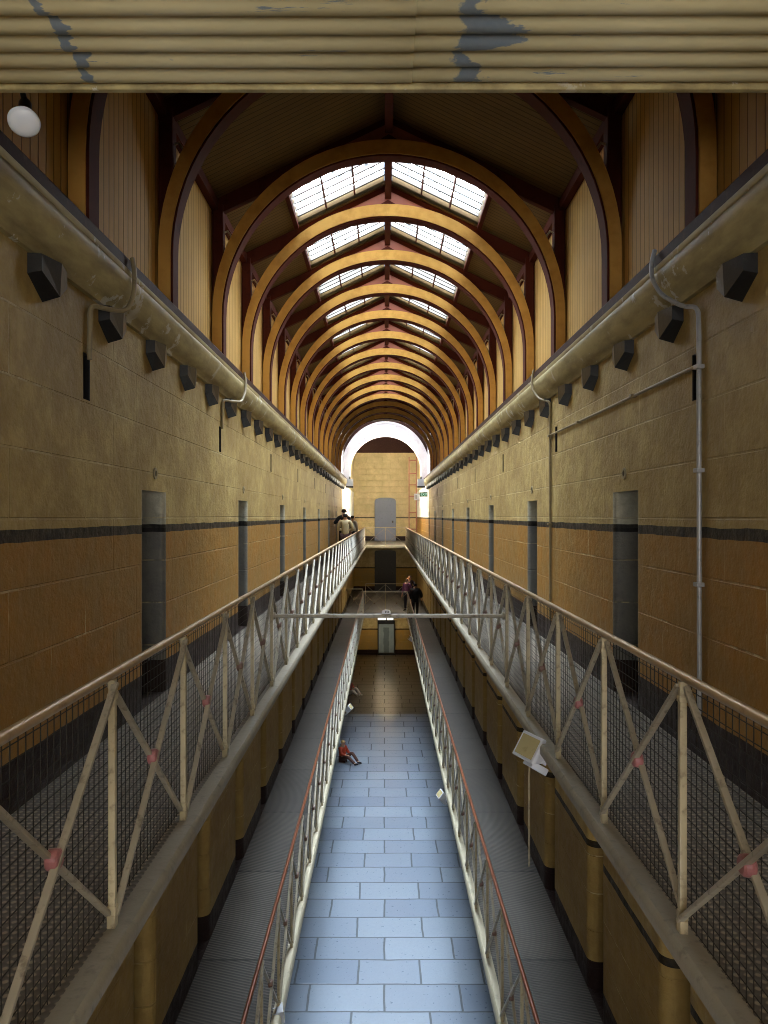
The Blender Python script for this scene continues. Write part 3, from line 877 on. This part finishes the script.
conduit([(1.93,9.95,C+1.89),(1.905,9.95,C+1.76),(1.90,9.9,C+1.62),(1.97,9.78,C+1.48),(w,9.62,C+1.43),(w,9.62,C+1.2),(w,9.62,U+.3)], .016, M['pipe_buff'],
        'buff conduit further along the right wall, dropping from the cornice', ((w,9.62,C+1.0),(w,9.62,C-.1)))
conduit([(w,5.06,C+.995),(w,7.3,C+1.0),(w,9.62,C+1.01)], .012, M['pipe_buff'], 'thin horizontal conduit along the right wall between the two drop pipes', ((w,6.4,C+1.0),(w,8.2,C+1.0)))
w = XL+.02
conduit([(-1.84,5.62,C+1.88),(-1.815,5.60,C+1.76),(-1.81,5.56,C+1.60),(-1.83,5.48,C+1.46),(-1.90,5.34,C+1.43),(w,5.18,C+1.42),(w,5.17,C+1.05)], .017, M['pipe_buff'],
        'buff conduit bending off the left cornice nearest the viewer into a wall slot')
conduit([(-1.84,10.1,C+1.88),(-1.815,10.08,C+1.76),(-1.81,10.0,C+1.60),(-1.83,9.85,C+1.46),(-1.90,9.62,C+1.43),(w,9.40,C+1.42),(w,9.39,C+1.06)], .017, M['pipe_buff'],
        'buff conduit bending off the left cornice further along into a second slot')

# ------------------------------------------------------------------ floodlights
def floodlight(loc, rz, tilt, size, label, arm=(.0, .0, .0)):
    t = empty('floodlight', loc, label, 'floodlight', 'white floodlights on the gallery edges')
    t.rotation_euler = (0, 0, rz)
    w, h, d = size
    R = Matrix.Rotation(tilt, 3, 'X')
    def rb(x0,x1,y0,y1,z0,z1, taper=1.0):
        mb = MB(); mb.box(x0,x1,y0,y1,z0,z1)
        mb.v = [tuple(R @ Vector((x*(taper if y > (y0+y1)/2 else 1), y, z*(taper if y > (y0+y1)/2 else 1)))) for x, y, z in mb.v]
        return mb
    rb(-w/2, w/2, -.012, .02, -h/2, h/2).build('front_frame', M['white'], t, bevel=.006)
    rb(-w/2*.82, w/2*.82, -.016, -.008, -h/2*.78, h/2*.78).build('glass', M['lampglass'], t)
    rb(-w/2*.92, w/2*.92, .02, d, -h/2*.9, h/2*.9, .72).build('housing', M['white'], t, bevel=.008)
    for s in (-1, 1):
        rb(s*w*.30-.008, s*w*.30+.008, d, d+.035, -h*.3, h*.3).build('cooling_fin', M['white'], t)
    rb(-w*.22, w*.22, d*.55, d+.10, -h*.62, -h*.36).build('bracket', M['white'], t, bevel=.005)
    return t
f = floodlight((1.03, 5.5, C-1.65), math.radians(-128+60), math.radians(-32), (.26, .19, .10), 'white box floodlight on the edge of the upper right gallery')
cable = MB().tube([(1.035, 5.5, C-1.70), (1.03, 5.49, C-1.85), (1.03, 5.49, C-2.5)], .004, 6).build('power_cord', M['rail'])
tag(cable, 'thin pale cable hanging below the white floodlight on the upper right gallery', 'cable')
floodlight((.98, 13.6, L-.06), math.radians(-80), math.radians(-40), (.22, .14, .10), 'small white floodlight on the lower right gallery edge, nearest the viewer')
floodlight((1.0, 31.0, L-.05), math.radians(-80), math.radians(-30), (.25, .16, .12), 'small floodlight on the lower right gallery edge near the far end')
floodlight((-.88, 19.9, L-.08), math.radians(80), math.radians(-40), (.26, .14, .12), 'small white floodlight on the lower left gallery edge, halfway along')
floodlight((-1.0, 7.55, L-.02), math.radians(100), math.radians(-10), (.16, .12, .06), 'white floodlight at the bottom edge of the photo on the lower left gallery')

# lights and signs by the arch
def box_lamp(x, y, z, label):
    t = empty('wall_lamp', (x, y, z), label, 'lamp', 'grey box lamps beside the arch')
    MB().box(-.17, .17, -.14, .14, -.05, .30).build('housing', M['white'], t, bevel=.02)
    MB().box(-.19, .19, -.16, .16, -.13, -.05).build('shade', M['black'], t, bevel=.01)
    MB().box(-.04, .04, -.04, .2, .30, .42).build('bracket', M['grey_metal'], t)
box_lamp(-1.72, 37.9, CAM+1.52, 'grey box lamp left of the white arch')
box_lamp(1.80, 37.9, CAM+1.52, 'grey box lamp right of the white arch')

def text_obj(body, size, loc, rot, mat, parent, ext=.004):
    cu = bpy.data.curves.new('lettering', 'FONT'); cu.body = body; cu.size = size; cu.extrude = ext
    cu.align_x = 'CENTER'; cu.align_y = 'CENTER'
    o = bpy.data.objects.new('lettering', cu); COL.objects.link(o)
    dg = bpy.context.evaluated_depsgraph_get()
    me = bpy.data.meshes.new_from_object(o.evaluated_get(dg))
    bpy.data.objects.remove(o)
    me.materials.clear()
    q = link('lettering', me, mat, parent); q.location = loc; q.rotation_euler = rot
    return q
def emis(name, rgb, e):
    t = NT(name); n = t.n('ShaderNodeEmission'); n.inputs[0].default_value = c255(*rgb); n.inputs[1].default_value = e
    t.l(n.outputs[0], t.out.inputs[0]); return t.m
M['exit_green'] = emis('lit_exit_green', (20, 130, 75), .3)
M['exit_white'] = emis('lit_exit_lettering', (225, 250, 232), .6)
M['sign_lit'] = emis('lit_sign_white', (255, 246, 225), 1.6)
t = empty('exit_sign', (1.93, 37.5, CAM+1.05), 'green lit exit sign by the right wall below the lamp', 'sign')
MB().box(-.21, .21, -.03, .03, -.11, .11).build('sign_box', M['black'], t, bevel=.01)
MB().box(-.19, .19, -.036, -.03, -.09, .09).build('green_face', M['exit_green'], t)
text_obj('EXIT', .17, (0, -.038, 0), (PI/2, 0, 0), M['exit_white'], t)
MB().box(-.02, .02, -.02, .02, .11, .42).build('hanger', M['black'], t)
t = empty('notice_board', (1.62, 38.45, CAM+.95), 'small white notice just left of the exit sign', 'sign')
MB().box(-.14, .14, -.02, .02, -.16, .16).build('board', M['white'], t, bevel=.005)
MB().box(-.07, -.02, -.024, -.02, -.10, .10).build('symbol', M['grey_metal'], t)
MB().box(.02, .05, .02, .18, -.03, .03).build('bracket', M['grey_metal'], t)
# pinkish open rack seen through the right of the arch
t = empty('timber_rack', (1.72, 47.0, U), 'pinkish open timber rack seen through the right side of the arch', 'rack')
for x in (-.22, .22): MB().box(x-.03, x+.03, -.05, .05, 0, 5.2).build('upright', M['pink'], t)
for z in (.8, 1.8, 2.8, 3.5, 4.2, 5.0): MB().box(-.22, .22, -.04, .04, z-.03, z+.03).build('rail', M['pink'], t)

# ground floor display door
t = empty('display_case', (.10, 45.0, 0), 'blue-grey glass display with a dim figure, far end of the ground floor', 'display case')
MB().box(-.50, .50, -.14, 0, 0, .14).build('base', M['black'], t, bevel=.01)
for x in (-.50, .44): MB().box(x, x+.06, -.14, 0, .14, 2.0).build('frame_side', M['black'], t)
MB().box(-.50, .50, -.14, 0, 1.80, 2.0).build('frame_top', M['black'], t)
tt = NT('blue_grey_display'); p, x, y, z = tt.pos()
nz = tt.noise(p, 4.0, 4)
fig = tt.math('LESS_THAN', tt.math('ADD', tt.math('ABSOLUTE', tt.math('SUBTRACT', x, .1)), tt.math('MULTIPLY', nz, .12)), .22)
fig = tt.math('MULTIPLY', fig, tt.math('LESS_THAN', z, 1.6))
cc = tt.mix(nz, c255(120, 140, 156), c255(150, 168, 180))
M['display'] = tt.bsdf(tt.mix(tt.math('MULTIPLY', fig, .55), cc, c255(70, 82, 90)), .2)
MB().box(-.44, .44, -.10, -.02, .14, 1.80).build('display_panel', M['display'], t)
t = empty('lit_sign', (.06, 45.0, 2.11), 'white lit sign strip above the glass display', 'sign')
MB().box(-.48, .48, -.10, 0, -.09, .09).build('sign_box', M['grey_metal'], t, bevel=.01)
MB().box(-.45, .45, -.106, -.10, -.07, .07).build('lit_face', M['sign_lit'], t)

# unseen lamps added under the far slabs to brighten the end walls
M['lamp_face'] = emis('warm_lamp_face', (255, 226, 176), 60.0)
def fill_lamp(x, y, z, label):
    t = empty('ceiling_lamp', (x, y, z), label, 'lamp', 'strip lamps under the far landings')
    MB().box(-.5, .5, -.08, .08, -.05, 0).build('housing', M['white'], t, bevel=.01)
    MB().box(-.47, .47, -.06, .06, -.056, -.05).build('lit_face', M['lamp_face'], t)
fill_lamp(.05, 43.2, L-.12, 'warm strip lamp under the lower landing lighting the ground floor end wall')
fill_lamp(.05, 46.0, U-.11, 'warm strip lamp under the upper landing lighting the dark iron door')

# ------------------------------------------------------------------ people
def skin_mesh(name, V, E, R, mat, parent, sub=2, root=0):
    me = bpy.data.meshes.new(name); me.from_pydata([tuple(v) for v in V], E, []); me.update()
    o = bpy.data.objects.new(name, me); COL.objects.link(o)
    m = o.modifiers.new('s', 'SKIN'); m.use_smooth_shade = True
    for i, r in enumerate(R):
        sv = me.skin_vertices[0].data[i]; sv.radius = (r, r) if not isinstance(r, tuple) else r; sv.use_root = (i == root)
    q = o.modifiers.new('u', 'SUBSURF'); q.levels = sub; q.render_levels = sub
    dg = bpy.context.evaluated_depsgraph_get(); dg.update()
    nm = bpy.data.meshes.new_from_object(o.evaluated_get(dg))
    bpy.data.objects.remove(o)
    return link(name, nm, mat, parent, smooth=True)

STAND = dict(pelvis=(0,0,.93), waist=(0,0,1.08), chest=(0,.01,1.28), neck0=(0,0,1.42), neck=(0,.01,1.50), head=(0,.02,1.60), crown=(0,.015,1.68),
    shL=(-.17,0,1.39), elL=(-.24,-.02,1.12), wrL=(-.24,.08,.88), shR=(.17,0,1.39), elR=(.24,-.02,1.12), wrR=(.24,.08,.88),
    hpL=(-.09,0,.90), knL=(-.10,.02,.49), anL=(-.10,-.01,.08), toL=(-.11,.13,.03), hpR=(.09,0,.90), knR=(.10,.02,.49), anR=(.10,-.01,.08), toR=(.11,.13,.03))
def person(loc, rz, scale, pose, cols, label, head_dir=(0,1,0), bulk=1.0):
    loc = (loc[0], loc[1], loc[2]+.012)
    P = {k: Vector(v) for k, v in {**STAND, **pose}.items()}
    t = empty('person', loc, label, 'person')
    t.rotation_euler = (0, 0, rz); t.scale = (scale,)*3
    V, E, R, ix = [], [], [], {}
    def add(k, r, p=None):
        ix[k] = len(V); V.append(P[k] if p is None else p); R.append(r)
    def ed(a, b): E.append((ix[a], ix[b]))
    for k, r in (('pelvis',.125),('waist',.11),('chest',.13),('neck0',.07),('neck',.052),('head',(.078,.09)),('crown',.07)): add(k, r)
    for a, b in zip(('pelvis','waist','chest','neck0','neck','head'), ('waist','chest','neck0','neck','head','crown')): ed(a, b)
    hd = Vector(head_dir).normalized()
    add('nose', .014, P['head'] + hd*.098 + Vector((0,0,-.005))); ed('head', 'nose')
    for s in 'LR':
        for k, r in (('sh',.055),('el',.042),('wr',.028)): add(k+s, r)
        ed('neck0', 'sh'+s); ed('sh'+s, 'el'+s); ed('el'+s, 'wr'+s)
        d = (P['wr'+s]-P['el'+s]).normalized()
        side = d.cross(Vector((0,0,1)));
        if side.length < .2: side = Vector((0,1,0))
        side.normalize(); nrm = side.cross(d)
        P['palm'+s] = P['wr'+s] + d*.07
        add('palm'+s, .03); ed('wr'+s, 'palm'+s)
        for i, (o, ln) in enumerate(((-.03,.06),(-.01,.075),(.01,.08),(.028,.07))):
            a = P['palm'+s] + side*o + d*.03
            add('f%d%s' % (i, s), .0095, a + d*ln*.5); add('g%d%s' % (i, s), .008, a + d*ln*.85 - nrm*.015)
            ed('palm'+s, 'f%d%s' % (i, s)); ed('f%d%s' % (i, s), 'g%d%s' % (i, s))
        add('th'+s, .011, P['wr'+s] + d*.06 - side*.05); add('tt'+s, .009, P['wr'+s] + d*.10 - side*.06)
        ed('palm'+s, 'th'+s); ed('th'+s, 'tt'+s)
        for k, r in (('hp',.085),('kn',.055),('an',.04),('to',.035)): add(k+s, r)
        ed('pelvis', 'hp'+s); ed('hp'+s, 'kn'+s); ed('kn'+s, 'an'+s); ed('an'+s, 'to'+s)
    skin_mesh('body', V, E, R, M['skin'], t, 1)
    # clothing
    ks = ['pelvis','waist','chest','neck0','shL','elL','wrL','shR','elR','wrR']
    rs = [r*bulk for r in (.155,.145,.155,.09,.075,.06,.045,.075,.06,.045)]
    es = [(0,1),(1,2),(2,3),(3,4),(4,5),(5,6),(3,7),(7,8),(8,9)]
    vv = [P[k].copy() for k in ks]
    for a, b in ((6, 5), (9, 8)): vv[a] = vv[a]*.9 + vv[b]*.1
    skin_mesh('jacket', vv, es, rs, cols['top'], t, 2)
    ks = ['pelvis','hpL','knL','anL','hpR','knR','anR']; rs = [.14,.10,.075,.06,.10,.075,.06]
    skin_mesh('trousers', [P[k] for k in ks], [(0,1),(1,2),(2,3),(0,4),(4,5),(5,6)], rs, cols['legs'], t, 2)
    for s in 'LR':
        a, b = P['an'+s], P['to'+s]
        skin_mesh('shoe', [a - (b-a)*.25 + Vector((0,0,-.03)), (a+b)/2 + Vector((0,0,-.01)), b + (b-a)*.3], [(0,1),(1,2)], [.048,.05,.035], cols['shoe'], t, 2)
    hv = [P['head'] - hd*.035 + Vector((0,0,-.055)), P['head'] - hd*.022 + Vector((0,0,.04)), P['crown'] + Vector((0,0,.012)) - hd*.01]
    skin_mesh('hair', hv, [(0,1),(1,2)], [.088,.096,.074], cols['hair'], t, 2)
    sd = hd.cross(Vector((0,0,1))).normalized()
    for s in (-1, 1):
        MB().lathe([(0,-.011),(.008,-.008),(.011,0),(.008,.008),(0,.011)], P['head'] + hd*.083 + sd*(s*.032) + Vector((0,0,.012)), 10).build('eye', M['eye'], t, smooth=True)
        MB().lathe([(0,-.028),(.014,-.02),(.018,0),(.014,.02),(0,.028)], P['head'] + sd*(s*.086) - hd*.005, 10).build('ear', M['skin'], t, smooth=True)
    MB().bar(P['head'] + hd*.086 - sd*.022 + Vector((0,0,-.042)), P['head'] + hd*.086 + sd*.022 + Vector((0,0,-.042)), .012, .01).build('mouth', M['lip'], t)
    return t
M['skin'] = plain('skin_tone', (206, 160, 130), .5); M['eye'] = plain('eye_dark', (40, 34, 32), .2); M['lip'] = plain('lip', (150, 84, 80), .5)
def cols(top, legs, hair, shoe=(24,22,22)):
    return {k: plain('cloth_%s_%d_%d_%d' % (k, *c), c) for k, c in dict(top=top, legs=legs, hair=hair, shoe=shoe).items()}
FOLD = dict(elL=(-.27,.03,1.14), wrL=(-.10,.20,1.12), elR=(.27,.03,1.14), wrR=(.10,.20,1.12))
person((-1.33, 26.2, U), math.radians(-6), .99, FOLD, cols((176,160,122), (58,30,28), (30,26,26)), 'person seen from behind in a beige jacket on the upper left gallery')
person((-1.58, 30.0, U), math.radians(4), 1.10, dict(elL=(-.34,-.02,1.18), wrL=(-.2,.15,1.25)), cols((24,24,28), (26,26,30), (16,15,16)), 'person in black standing tallest behind the others on the upper left gallery')
person((-1.35, 32.5, U), math.radians(-25), .95, {}, cols((206,206,206), (60,60,70), (22,20,22)), 'dark-haired person in a white top nearest the upper left railing')
person((1.46, 36.6, L), math.radians(-8), .96, dict(elR=(.30,-.02,1.16), wrR=(.30,.1,.98)), cols((20,19,21), (18,18,20), (20,18,18)), 'person in a long black coat at the far end of the lower right gallery', bulk=1.4)
person((1.15, 39.4, L), math.radians(150), .97, {}, cols((116,58,92), (40,36,44), (60,34,28)), 'person in a purple top at the left of the far lower group')
person((1.33, 40.6, L), math.radians(170), 1.0, FOLD, cols((44,26,26), (30,28,30), (30,20,18)), 'dark-haired person in dark clothes behind the far lower group')
SEAT = dict(pelvis=(0,0,.14), waist=(0,-.03,.28), chest=(0,-.04,.46), neck0=(0,-.02,.60), neck=(0,0,.67), head=(0,.03,.77), crown=(0,.03,.85),
    shL=(-.15,-.02,.57), elL=(-.2,.10,.36), wrL=(-.14,.30,.34), shR=(.15,-.02,.57), elR=(.2,.10,.36), wrR=(.14,.30,.34),
    hpL=(-.09,.04,.13), knL=(-.12,.40,.40), anL=(-.13,.72,.09), toL=(-.14,.86,.07), hpR=(.09,.04,.13), knR=(.12,.40,.28), anR=(.13,.78,.08), toR=(.14,.92,.10))
person((-1.37, 25.4, G), math.radians(-130), .80, SEAT, cols((196,74,44), (84,50,38), (206,176,110)), 'child in an orange-red top sitting on the flagstones by the lower left gallery')
person((-1.58, 35.0, G), math.radians(-135), .80, SEAT, cols((214,120,104), (220,214,200), (190,110,84), (225,225,220)), 'child in a pink top and white trousers sitting near the far left')

# ------------------------------------------------------------------ camera, world, view
cam = bpy.data.cameras.new('camera'); co = bpy.data.objects.new('camera', cam); COL.objects.link(co)
co.location = (0, 0, CAM); co.rotation_euler = (PI/2, 0, 0)
cam.sensor_fit = 'VERTICAL'; cam.sensor_height = 36.0; cam.lens = 36.0*F/1024.0
cam.shift_y = 4.0/1024.0; cam.shift_x = -0.5/1024.0
cam.clip_start = 0.05; cam.clip_end = 200
S.camera = co
sun = bpy.data.lights.new('zenith_daylight', 'SUN'); so = bpy.data.objects.new('zenith_daylight', sun); COL.objects.link(so)
sun.energy = 24.0; sun.angle = math.radians(44); sun.color = (.76, .88, 1.0); so.location = (0, 18, 30); so.rotation_euler = (math.radians(-3), 0, 0)
wd = bpy.data.worlds.new('world'); S.world = wd; wd.use_nodes = True
bg = wd.node_tree.nodes['Background']; bg.inputs[0].default_value = (.6, .75, 1, 1); bg.inputs[1].default_value = .3
S.view_settings.view_transform = 'Standard'; S.view_settings.look = 'None'
S.view_settings.gamma = 1.0; S.view_settings.use_curve_mapping = False
S.view_settings.exposure = 0.75
cy = S.cycles
cy.use_denoising = True; cy.filter_width = 1.0
cy.max_bounces = 10; cy.diffuse_bounces = 6; cy.glossy_bounces = 4
cy.sample_clamp_indirect = 6.0
cy.caustics_reflective = False; cy.caustics_refractive = False
